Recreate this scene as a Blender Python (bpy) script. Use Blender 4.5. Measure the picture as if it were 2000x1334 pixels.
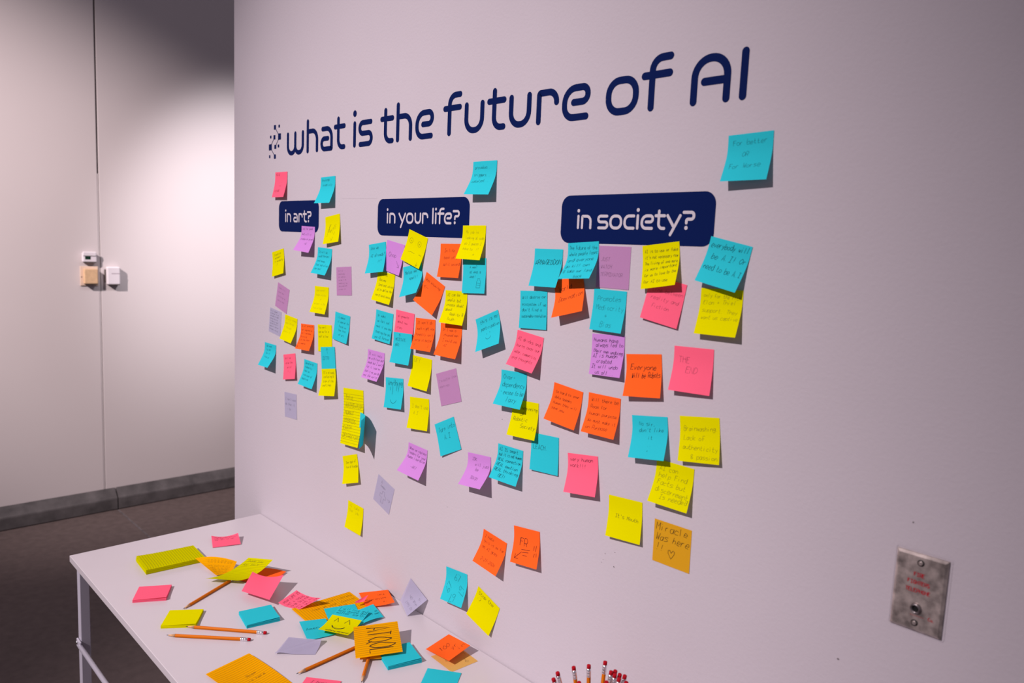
import bpy, math, random
from mathutils import Vector, Matrix
for o in list(bpy.data.objects): bpy.data.objects.remove(o)
S=bpy.context.scene; COL=S.collection
# ---------------------------------------------------------------- camera
yaw,pit,rol=0.80686561,0.1227711,0.04357935
fw=Vector((-math.sin(yaw)*math.cos(pit),math.cos(yaw)*math.cos(pit),-math.sin(pit)))
rt=Vector((math.cos(yaw),math.sin(yaw),0)); up=rt.cross(fw)
cx=rt*math.cos(rol)+up*math.sin(rol); cy=-rt*math.sin(rol)+up*math.cos(rol)
cam=bpy.data.cameras.new('camera'); camo=bpy.data.objects.new('camera',cam); COL.objects.link(camo)
m=Matrix((cx,cy,-fw)).transposed().to_4x4(); m.translation=Vector((2.49,-1.08857,1.64)); camo.matrix_world=m
cam.sensor_width=36; cam.sensor_fit='HORIZONTAL'; cam.lens=1488.64/2000*36; cam.clip_start=.02
cam.dof.use_dof=True; cam.dof.focus_distance=1.75; cam.dof.aperture_fstop=4.5
S.camera=camo
# ---------------------------------------------------------------- light and exposure
S.view_settings.view_transform='Standard'; S.view_settings.look='None'; S.view_settings.gamma=1
S.view_settings.use_curve_mapping=False; S.view_settings.exposure=0.0
W=bpy.data.worlds.new('world'); S.world=W; W.use_nodes=True
W.node_tree.nodes['Background'].inputs[0].default_value=(.93,.83,1.0,1); W.node_tree.nodes['Background'].inputs[1].default_value=.205
def spot(name,loc,aim,energy,size,blend,rad,col):
    l=bpy.data.lights.new(name,'SPOT'); l.energy=energy; l.spot_size=math.radians(size); l.spot_blend=blend
    l.shadow_soft_size=rad; l.color=col; o=bpy.data.objects.new(name,l); COL.objects.link(o)
    o.location=loc; o.rotation_euler=(Vector(aim)-Vector(loc)).to_track_quat('-Z','Y').to_euler()
spot('gallery_spot_key',(.84,-5.6,5.34),(.90,0,1.0),2400,31,1.0,.022,(1.0,.86,.885))
spot('gallery_spot_far_left',(.5,-4.0,4.7),(-2.28,-.05,1.38),2450,32,1.0,.03,(1.0,.86,.85))
spot('gallery_spot_far_pool',(.2,1.6,3.9),(-2.28,1.02,1.70),720,30,1.0,.10,(1.0,.94,.98))
# ---------------------------------------------------------------- measured placements (metres)
NOTES=[
 ('pink',(0.33,1.833,-0.0082,0.2427,0.2851),(0.0762,0.0762,0.001),'pink sticky note with a small face above the left corner of the "in art?" panel','HI AI',{'v': 0.1, 'doodle': 'face1', 'extra': [('FUTURE', 0.12, 0.8, 0.09)]}),
 ('blue',(0.6015,1.8096,0.0201,0.4948,0.4257),(0.0762,0.0762,0.001),'teal sticky note overlapping the top right corner of the "in art?" panel','Prolongs| creativity',{'v': 0.12, 'h': 0.085, 'ls': 0.16}),
 ('yellow',(0.6271,1.705,0.1303,0.2835,0.2052),(0.0762,0.0762,0.001),'yellow sticky note with scribbled strokes, right of the "in art?" panel','',{'doodle': 'scribble'}),
 ('purple',(0.4954,1.6741,-0.0258,0.6137,0.4265),(0.0762,0.0762,0.001),'purple sticky note overlapping the lower right edge of the "in art?" panel','Not for good|but will it|create original|      -AC',{'v': 0.1, 'ls': 0.19}),
 ('yellow',(0.3101,1.6004,0.1985,0.1745,0.1826),(0.0762,0.0762,0.001),'leftmost yellow sticky note on the wall, under the left end of the "in art?" panel','Create an|automatic|is wonderful|  :)',{'u': 0.2, 'v': 0.15, 'ls': 0.13}),
 ('blue',(0.5895,1.6158,-0.0377,0.4752,0.4509),(0.0762,0.0762,0.001),'teal note with five written lines, just below the curled purple "in art?" note','It will be|used therapy|and money|that satisfies|the soul',{'v': 0.16, 'ls': 0.16}),
 ('mauve',(0.6888,1.5684,0.0709,0.01,0.01),(0.0762,0.0762,0.0006),'flat mauve translucent note standing alone right of the "in art?" column','Will AI|accelerate|art and how|we see it as|something like|the creations|or more  so',{'u': 0.15, 'v': 0.13, 'h': 0.055, 'ls': 0.11, 'ink': 'faint'}),
 ('mauve',(0.3499,1.4948,-0.2493,0.01,0.01),(0.0762,0.0762,0.0006),'flat tilted mauve translucent note under the leftmost yellow note','Maybe it will|never make|the things we|make by hand',{'u': 0.15, 'v': 0.2, 'h': 0.06, 'ls': 0.17, 'ink': 'faint'}),
 ('yellow',(0.575,1.508,0.0078,0.3812,0.2773),(0.0762,0.0762,0.001),'yellow sticky note reading "Less overall", below the teal note with five lines','Less overall|human artists|      of|artwork in the|time of fear',{'u': 0.13, 'v': 0.15, 'h': 0.07, 'ls': 0.165, 'ink': 'faint'}),
 ('lavender',(0.2989,1.4186,-0.1158,0.01,0.01),(0.0762,0.0762,0.0006),'pale lavender note crowded with lines at the far left of the wall','It will become|so that all of us|can make an image|without the time|it takes to learn|and the things it|takes will be from|the people we love',{'u': 0.06, 'v': 0.1, 'h': 0.055, 'ls': 0.105, 'ink': 'mid'}),
 ('yellow',(0.3988,1.4068,-0.0872,0.3387,0.4066),(0.0762,0.0762,0.001),'tilted yellow sticky note between the lavender note and an orange note in the art column','AI will change|many things|  through|slowly it',{'v': 0.13, 'ls': 0.17, 'ink': 'faint'}),
 ('orange',(0.4967,1.3937,0.041,0.4677,0.392),(0.0762,0.0762,0.001),'orange sticky note in the art column filled with small dark writing','It will diminish|our imaginative|skill and many|By mixing|with the shown|to imagine|OK',{'u': 0.06, 'v': 0.08, 'h': 0.07, 'ls': 0.135}),
 ('yellow',(0.5933,1.4024,0.0695,0.014,0.012),(0.0762,0.0762,0.001),'yellow sticky note half covered by the teal note with an upward arrow',"You won't|see me for a|half a time",{'u': 0.07, 'v': 0.1, 'h': 0.08, 'ls': 0.17}),
 ('blue',(0.6886,1.4419,-0.0832,0.0991,0.1568),(0.0762,0.0762,0.001),'tilted teal sticky note at the right end of the art column, alone','it makes|it easier to|  focus on|  the love|   of art',{'u': 0.2, 'v': 0.2, 'ls': 0.15}),
 ('blue',(0.6122,1.3422,0.1347,0.012,0.012),(0.0762,0.0762,0.0018),'flat teal note with an upward arrow, stuck between two yellow notes','DITTO',{'u': 0.12, 'v': 0.48, 'h': 0.12, 'doodle': 'uparrow'}),
 ('yellow',(0.6217,1.2817,0.1567,0.3622,0.2167),(0.0762,0.0762,0.0036),'yellow sticky note stuck under the flat teal note with an upward arrow',"It's already|confusing &|sign of the|end times",{'u': 0.14, 'v': 0.13, 'h': 0.085, 'ls': 0.16}),
 ('blue',(0.2643,1.3091,-0.0132,0.5336,0.6572),(0.0762,0.0762,0.001),'strongly curled teal sticky note, lowest at the far left edge of the wall','We need|to ask|for it|from us',{'u': 0.2, 'v': 0.12, 'ls': 0.15}),
 ('pink',(0.3878,1.2926,0.1801,0.1683,0.1836),(0.0762,0.0762,0.001),'pink sticky note in the lower art column beside the curled teal note','Will we|value the|  artist|   ? :)',{'u': 0.15, 'v': 0.16, 'h': 0.085, 'ls': 0.18}),
 ('blue',(0.5179,1.2887,-0.0325,0.4393,0.3682),(0.0762,0.0762,0.001),'teal sticky note between the lower pink note and the yellow notes of the art column','Devaluing|humanity|has an|overuse of|machine',{'u': 0.12, 'v': 0.12, 'h': 0.085, 'ls': 0.15}),
 ('lavender',(0.3963,1.174,0.0573,0.01,0.01),(0.0762,0.0762,0.0006),'pale lavender note lowest in the art column, with three written lines',"I can't even|do that it|  - by",{'u': 0.08, 'v': 0.3, 'h': 0.1, 'ls': 0.2, 'ink': 'mid'}),
 ('yellow',(0.7474,1.2449,0.0857,0.1717,0.2588),(0.0995,0.152,0.001),'long yellow lined note reading "TOTAL ANNIHILATION HUMAN HYBRIDS"','TOTAL|ANNIHILATION|HUMAN|HYBRIDS|EARTH|DESTRUCTION',{'u': 0.1, 'v': 0.2, 'h': 0.11, 'ls': 0.135, 'ruled': 1}),
 ('yellow',(0.7355,1.0602,0.3022,0.2963,0.1891),(0.0762,0.0762,0.001),'small written yellow sticky note below the long lined yellow note','The age of|love & freedom',{'u': 0.18, 'v': 0.3, 'h': 0.09, 'ls': 0.15}),
 ('lavender',(0.9123,1.0314,-0.2936,0.01,0.01),(0.0762,0.0762,0.0006),'pale lavender diamond-tilted note reading "Amen" with a cross and arrow','A|Amen',{'u': 0.25, 'v': 0.2, 'h': 0.1, 'ls': 0.13, 'doodle': 'cross', 'ink': 'mid'}),
 ('yellow',(0.7707,0.9316,-0.0328,0.2034,0.1436),(0.0762,0.0762,0.001),'lowest yellow sticky note on the left, just above the table','AI  take|the  job',{'u': 0.12, 'v': 0.13, 'h': 0.1, 'ls': 0.18, 'ink': 'faint'}),
 ('purple',(1.0418,1.1532,-0.0468,0.7515,0.5221),(0.0762,0.0762,0.001),'curled purple sticky note below the "I don\'t use A.I" note','When we replace|leaders for your|human liberation||     -AKJ',{'u': 0.08, 'v': 0.15, 'h': 0.09, 'ls': 0.14}),
 ('blue',(1.1384,1.2354,0.4345,0.1051,0.012),(0.0762,0.0762,0.001),'teal sticky note reading "Turn into A.I"','Turn into|  A.I',{'u': 0.13, 'v': 0.3, 'h': 0.14, 'ls': 0.26}),
 ('yellow',(1.0415,1.2721,0.0925,0.2835,0.1893),(0.0762,0.0762,0.001),'yellow sticky note reading "I don\'t use A.I"',"I don't use| A.I",{'u': 0.13, 'v': 0.33, 'h': 0.11, 'ls': 0.2, 'ink': 'mid'}),
 ('purple',(1.2659,1.184,0.0805,0.7347,0.8063),(0.0762,0.0762,0.001),'curled purple sticky note reading "IDK"','IDK|  will just|   be||  TRASH',{'u': 0.2, 'v': 0.2, 'h': 0.09, 'ls': 0.14}),
 ('blue',(1.364,1.2231,0.0068,0.5688,0.4043),(0.0762,0.0762,0.001),'teal sticky note reading "AI IS smart but it is not human"','AI IS smart|but it is not human|REAL connection|REAL emotion|REAL thinking|   GET!',{'ink': 'bold', 'u': 0.07, 'v': 0.13, 'h': 0.09, 'ls': 0.145}),
 ('blue',(1.2482,1.8189,-0.0039,0.561,0.488),(0.0762,0.0762,0.001),'teal sticky note reading "provokes... triggers... catalyst..."','provokes...|triggers...|catalyst...',{'u': 0.1, 'v': 0.17, 'h': 0.085, 'ls': 0.2}),
 ('blue',(0.8473,1.6355,0.1268,0.383,0.2861),(0.0762,0.0762,0.001),'teal sticky note reading "Are we AI already?"','Are we|AI already?|  ..  !!!',{'u': 0.12, 'v': 0.14, 'h': 0.1, 'ls': 0.25}),
 ('purple',(0.9291,1.64,-0.1475,0.012,0.1791),(0.0762,0.0762,0.001),'purple sticky note reading "Chop" with an arrow','Chop',{'u': 0.2, 'v': 0.5, 'h': 0.14, 'doodle': 'choparrow'}),
 ('yellow',(0.8909,1.5641,-0.0952,0.3213,0.25),(0.0762,0.0762,0.001),'yellow sticky note reading "Become sentient", under the "AI already?" note','Will AI|Become|Sentient using|AI to define the|word sentience',{'u': 0.15, 'v': 0.1, 'h': 0.085, 'ls': 0.17}),
 ('yellow',(1.0204,1.6627,-0.2666,0.2234,0.2087),(0.0762,0.0762,0.001),'yellow sticky note with a drawn staring face, under "in your life?"','',{'doodle': 'stare'}),
 ('blue',(0.9987,1.5876,0.1886,0.4415,0.5646),(0.0762,0.0762,0.001),'teal sticky note reading "Helps me spell!"','Helps me|   spell!',{'u': 0.1, 'v': 0.25, 'h': 0.1, 'ls': 0.2}),
 ('orange',(1.0914,1.5601,-0.3976,0.3742,0.2946),(0.0762,0.0762,0.001),'tilted orange note with one line and an arrow, left of "AI can be useful"','Was knowing',{'u': 0.08, 'v': 0.24, 'h': 0.09, 'doodle': 'leftarrow'}),
 ('orange',(1.1437,1.6421,0.0183,0.2085,0.2053),(0.0762,0.0762,0.001),'orange sticky note reading "In life", beside the staring-face note','In life|back of a|split second',{'u': 0.2, 'v': 0.25, 'h': 0.09, 'ls': 0.2}),
 ('yellow',(1.2209,1.6834,0.0133,0.4439,0.3487),(0.0762,0.0762,0.001),'yellow sticky note reading "My job is", on the corner of "in your life?"','My job is|looking at code|so I guess I|have to  !!|        n',{'u': 0.16, 'v': 0.18, 'h': 0.08, 'ls': 0.165, 'ink': 'mid'}),
 ('blue',(1.2256,1.6129,0.0576,0.1,0.12),(0.0762,0.0762,0.001),'teal sticky note with a small doodle, under the "My job is" note','A wee?|at what a|what!',{'u': 0.3, 'v': 0.28, 'h': 0.07, 'ls': 0.14, 'doodle': 'bottle'}),
 ('yellow',(1.1676,1.5379,0.0195,0.4323,0.3018),(0.0762,0.0762,0.001),'yellow sticky note reading "AI can be useful but create doubt"','AI can be|useful but|create doubt|about|    Reality &|   Truth',{'u': 0.1, 'v': 0.13, 'h': 0.085, 'ls': 0.145}),
 ('blue',(0.8878,1.4659,-0.0736,0.1994,0.1232),(0.0762,0.0762,0.001),'teal sticky note reading "Or make us"','Or make|us fail out|next if you use|stealing the art|use AI forever',{'u': 0.12, 'v': 0.17, 'h': 0.085, 'ls': 0.18}),
 ('pink',(0.9754,1.4738,-0.0553,0.1,0.1),(0.0762,0.0762,0.001),'pink sticky note half covered by the teal "MEDITATE BRO" note','alignments|about now|crazy',{'u': 0.12, 'v': 0.18, 'h': 0.08, 'ls': 0.18}),
 ('blue',(0.9728,1.4217,0.029,0.2662,0.222),(0.0762,0.0762,0.0055),'teal sticky note reading "MEDITATE BRO"','MEDITATE|BRO.',{'u': 0.13, 'v': 0.27, 'h': 0.09, 'ls': 0.18, 'doodle': 'uparrow2'}),
 ('orange',(1.0569,1.4644,0.0219,0.3553,0.3288),(0.0762,0.0762,0.001),'orange sticky note reading "It won\'t do"',"It won't do|much right now|honestly isn't|worse vs better|?        :)",{'u': 0.1, 'v': 0.14, 'h': 0.09, 'ls': 0.18}),
 ('orange',(1.1538,1.461,-0.0001,0.4373,0.3918),(0.0762,0.0762,0.001),'orange sticky note reading "If I was a", under the "AI can be useful" note','If I was a| chipped man| I would use|   AI',{'u': 0.12, 'v': 0.22, 'h': 0.08, 'ls': 0.16}),
 ('blue',(1.2719,1.4942,0.3751,0.4723,0.4254),(0.0762,0.0762,0.001),'tilted teal sticky note reading "this is my participation"','this is my|participation',{'u': 0.18, 'v': 0.2, 'h': 0.1, 'ls': 0.2, 'doodle': 'smile'}),
 ('purple',(0.8535,1.3614,-0.0177,0.4323,0.5087),(0.0762,0.0762,0.001),'purple sticky note reading "It will help me"',"It will help|me with love and|needs but I won't|let it lead me.|God is my guide|not the world",{'u': 0.08, 'v': 0.13, 'h': 0.085, 'ls': 0.15}),
 ('blue',(0.9363,1.3043,0.101,0.2101,0.2348),(0.0762,0.0762,0.001),'teal note with a word and a large smile, below "It will help me"','Anything',{'u': 0.15, 'v': 0.25, 'h': 0.17, 'doodle': 'bigsmile'}),
 ('yellow',(1.0481,1.3716,-0.0183,0.2616,0.2689),(0.0762,0.0762,0.001),'yellow sticky note reading "GFY"','GFY',{'u': 0.1, 'v': 0.2, 'h': 0.15, 'ink': 'mid'}),
 ('mauve',(1.1392,1.3518,0.3169,0.01,0.01),(0.0762,0.0762,0.0006),'flat mauve translucent note beside the "GFY" note',"I'm better than|machines",{'u': 0.08, 'v': 0.3, 'h': 0.08, 'ls': 0.16, 'ink': 'faint'}),
 ('blue',(1.8646,1.8301,0.0333,0.4523,0.3548),(0.0762,0.0762,0.001),'teal sticky note high on the wall reading "For better OR For Worse"','For better|   OR|For Worse',{'u': 0.12, 'v': 0.22, 'h': 0.1, 'ls': 0.25, 'ink': 'mid'}),
 ('blue',(1.4473,1.6401,0.0051,0.3236,0.3844),(0.0762,0.0762,0.001),'teal sticky note reading "ARMAGEDDON"','ARMAGEDDON',{'ink': 'bold', 'u': 0.06, 'v': 0.42, 'h': 0.12}),
 ('blue',(1.5356,1.6553,0.0736,0.6859,0.6635),(0.0762,0.0762,0.001),'strongly curled teal note with six lines under the left of "in society?"','The future of the|whole people loses|and everyone|go kill own|& take our land|      back',{'u': 0.06, 'v': 0.12, 'h': 0.09, 'ls': 0.165}),
 ('mauve',(1.6105,1.65,0,0.01,0.01),(0.0762,0.0762,0.0006),'flat mauve translucent note reading "JUST WATCH TERMINATOR"','JUST|WATCH|TERMINATOR',{'u': 0.12, 'v': 0.36, 'h': 0.09, 'ls': 0.18, 'ink': 'mid'}),
 ('yellow',(1.7107,1.6572,0.1324,0.2358,0.433),(0.0762,0.0762,0.001),'yellow sticky note with six lines under the "in society?" panel',"AI is to use or fake|it's not necessary now|The living of one more|is more important|for us to love by the|Our AI to use",{'u': 0.07, 'v': 0.14, 'h': 0.07, 'ls': 0.14}),
 ('blue',(1.8461,1.6644,-0.2007,0.376,0.3956),(0.0762,0.0762,0.001),'tilted teal sticky note reading "everybody will be A.I!", at the panel\'s lower right corner','everybody will| be A.I! Or|need to be A.I',{'u': 0.06, 'v': 0.15, 'h': 0.12, 'ls': 0.24}),
 ('yellow',(1.8356,1.5881,0.0142,0.3368,0.3703),(0.0762,0.0762,0.001),'yellow sticky note with four lines, under the "everybody will be A.I!" note','only for the rich|Elon + Thiel|support. They|want us captive',{'u': 0.08, 'v': 0.14, 'h': 0.085, 'ls': 0.16, 'ink': 'mid'}),
 ('blue',(1.4111,1.555,0.0512,0.0904,0.0516),(0.0762,0.0762,0.001),'teal sticky note reading "Will destroy our ecosystem"',"Will destroy our|ecosystem if we|don't find a|sustainable resolution",{'u': 0.08, 'v': 0.18, 'h': 0.08, 'ls': 0.165}),
 ('orange',(1.5013,1.5874,0.2846,0.5499,0.4462),(0.0762,0.0762,0.0008),'orange sticky note reading "Domination"','World|Domination',{'u': 0.15, 'v': 0.3, 'h': 0.12, 'ls': 0.28}),
 ('blue',(1.6072,1.5707,-0.005,0.1669,0.2341),(0.0762,0.0762,0.001),'teal sticky note reading "Promotes Mediocrity + Bias"','Promotes|Mediocrity|   +|  Bias',{'ink': 'mid', 'u': 0.12, 'v': 0.28, 'h': 0.12, 'ls': 0.21}),
 ('pink',(1.7323,1.5967,-0.1657,0.147,0.0866),(0.0762,0.0762,0.001),'pink sticky note reading "reality and fiction"','Line between|reality and| fiction',{'u': 0.14, 'v': 0.32, 'h': 0.09, 'ls': 0.18, 'ink': 'mid'}),
 ('purple',(1.6088,1.4888,0.0431,0.1738,0.2796),(0.0762,0.0762,0.001),'purple sticky note reading "Humans have always led to"','Humans have| always led to|their own undoing|AI is human|  created.|It will undo|  us all...',{'ink': 'bold', 'u': 0.06, 'v': 0.14, 'h': 0.09, 'ls': 0.13}),
 ('pink',(1.4077,1.4683,-0.109,0.5156,0.5069),(0.0762,0.0762,0.001),'pink sticky note reading "AI drinks and burns away our water"','AI drinks and|burns away our|water, communities,|and thoughts.',{'u': 0.08, 'v': 0.25, 'h': 0.085, 'ls': 0.18}),
 ('blue',(1.3645,1.3844,0.0365,0.5615,0.4247),(0.0762,0.0762,0.001),'teal sticky note reading "Over-dependency"','Over-|dependency|- excuse to be|   lazy',{'u': 0.1, 'v': 0.24, 'h': 0.13, 'ls': 0.21}),
 ('yellow',(1.402,1.3284,0.0475,0.3848,0.2596),(0.0762,0.0762,0.001),'yellow sticky note reading "The beginning of Robotic Society"','The beginning|   of|Robotic|    Society',{'u': 0.1, 'v': 0.25, 'h': 0.1, 'ls': 0.16}),
 ('blue',(1.4617,1.2697,0.0577,0.119,0.0598),(0.0762,0.0762,0.001),'teal sticky note reading "LEACH"','LEACH.',{'u': 0.08, 'v': 0.42, 'h': 0.12}),
 ('orange',(1.5183,1.3767,-0.0991,0.4306,0.2907),(0.0762,0.0762,0.001),'orange sticky note reading "data speaks", left of a matching orange note','So hard to your|data speaks|human they will|save you.',{'u': 0.1, 'v': 0.25, 'h': 0.07, 'ls': 0.14}),
 ('orange',(1.6084,1.3757,0.0061,0.4175,0.3457),(0.0762,0.0762,0.001),'orange sticky note reading "Will there be Room for"','Will there be|Room for|human purpose|We must make it|on Purpose',{'u': 0.1, 'v': 0.2, 'h': 0.085, 'ls': 0.17}),
 ('orange',(1.6905,1.4637,0.1228,0.35,0.204),(0.0762,0.0762,0.001),'orange sticky note reading "Everyone Will be Robots"','Everyone| Will be Robots',{'ink': 'bold', 'u': 0.12, 'v': 0.36, 'h': 0.12, 'ls': 0.2}),
 ('pink',(1.7915,1.4881,0.0388,0.3338,0.1901),(0.0762,0.0762,0.001),'pink sticky note reading "THE END"','THE|  END',{'ink': 'mid', 'u': 0.14, 'v': 0.35, 'h': 0.13, 'ls': 0.22}),
 ('blue',(1.7115,1.3565,0.1421,0.4176,0.4101),(0.0762,0.0762,0.001),'teal sticky note reading "No sir, don\'t like it"',"No sir,|don't like|    it|    ..|    ^",{'u': 0.2, 'v': 0.22, 'h': 0.09, 'ls': 0.16}),
 ('yellow',(1.8112,1.3744,0.1401,0.2916,0.1736),(0.0762,0.0762,0.001),'yellow sticky note reading "Brainwashing"','Brainwashing.|Lack of|authenticity|   & passion',{'u': 0.1, 'v': 0.32, 'h': 0.1, 'ls': 0.2, 'ink': 'mid'}),
 ('yellow',(1.7716,1.2848,-0.0061,0.4615,0.3093),(0.0762,0.0762,0.001),'yellow sticky note reading "AI can help Find Facts"','AI can|help Find|Facts but|discernment|  Is needed',{'u': 0.1, 'v': 0.18, 'h': 0.11, 'ls': 0.16, 'ink': 'mid'}),
 ('pink',(1.563,1.2526,0.1317,0.4056,0.312),(0.0762,0.0762,0.001),'pink sticky note reading "very human work!!!"','very human|work!!!',{'u': 0.08, 'v': 0.14, 'h': 0.1, 'ls': 0.15}),
 ('yellow',(1.6708,1.1955,0.0744,0.2505,0.1705),(0.0762,0.0762,0.001),'plain-looking yellow sticky note with one short line, beside the gold note',"It's Mouth",{'u': 0.22, 'v': 0.5, 'h': 0.09}),
 ('goldfilm',(1.7754,1.1779,0.0109,0.01,0.01),(0.0762,0.0762,0.0006),'flat gold translucent note reading "Miracle was here !!"','Miracle|Was here|!!',{'u': 0.06, 'v': 0.22, 'h': 0.16, 'ls': 0.24, 'doodle': 'heart'}),
 ('orange',(1.3284,1.017,-0.1232,0.5114,0.4954),(0.0762,0.0762,0.001),'tilted orange sticky note dated 2-21-2026','I hate|this is as far|as AI goes||  2-21-2026',{'u': 0.1, 'v': 0.2, 'h': 0.085, 'ls': 0.16}),
 ('orange',(1.4227,1.0626,0.1183,0.3501,0.3041),(0.0762,0.0762,0.001),'orange sticky note reading "FR" with underlines and exclamation marks','FR',{'ink': 'bold', 'u': 0.26, 'v': 0.5, 'h': 0.2, 'doodle': 'fr'}),
 ('blue',(1.2029,0.895,0.0858,0.4683,0.4552),(0.0762,0.0762,0.001),'teal sticky note with the number 67 written four times','',{'doodle': 'sixtyseven'}),
 ('yellow',(1.3166,0.8727,-0.3303,0.2747,0.1588),(0.0762,0.0762,0.001),'tilted yellow sticky note reading "Stop the", lowest on the wall above the table','Stop the|:)',{'u': 0.1, 'v': 0.2, 'h': 0.11, 'ls': 0.17}),
]
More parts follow.
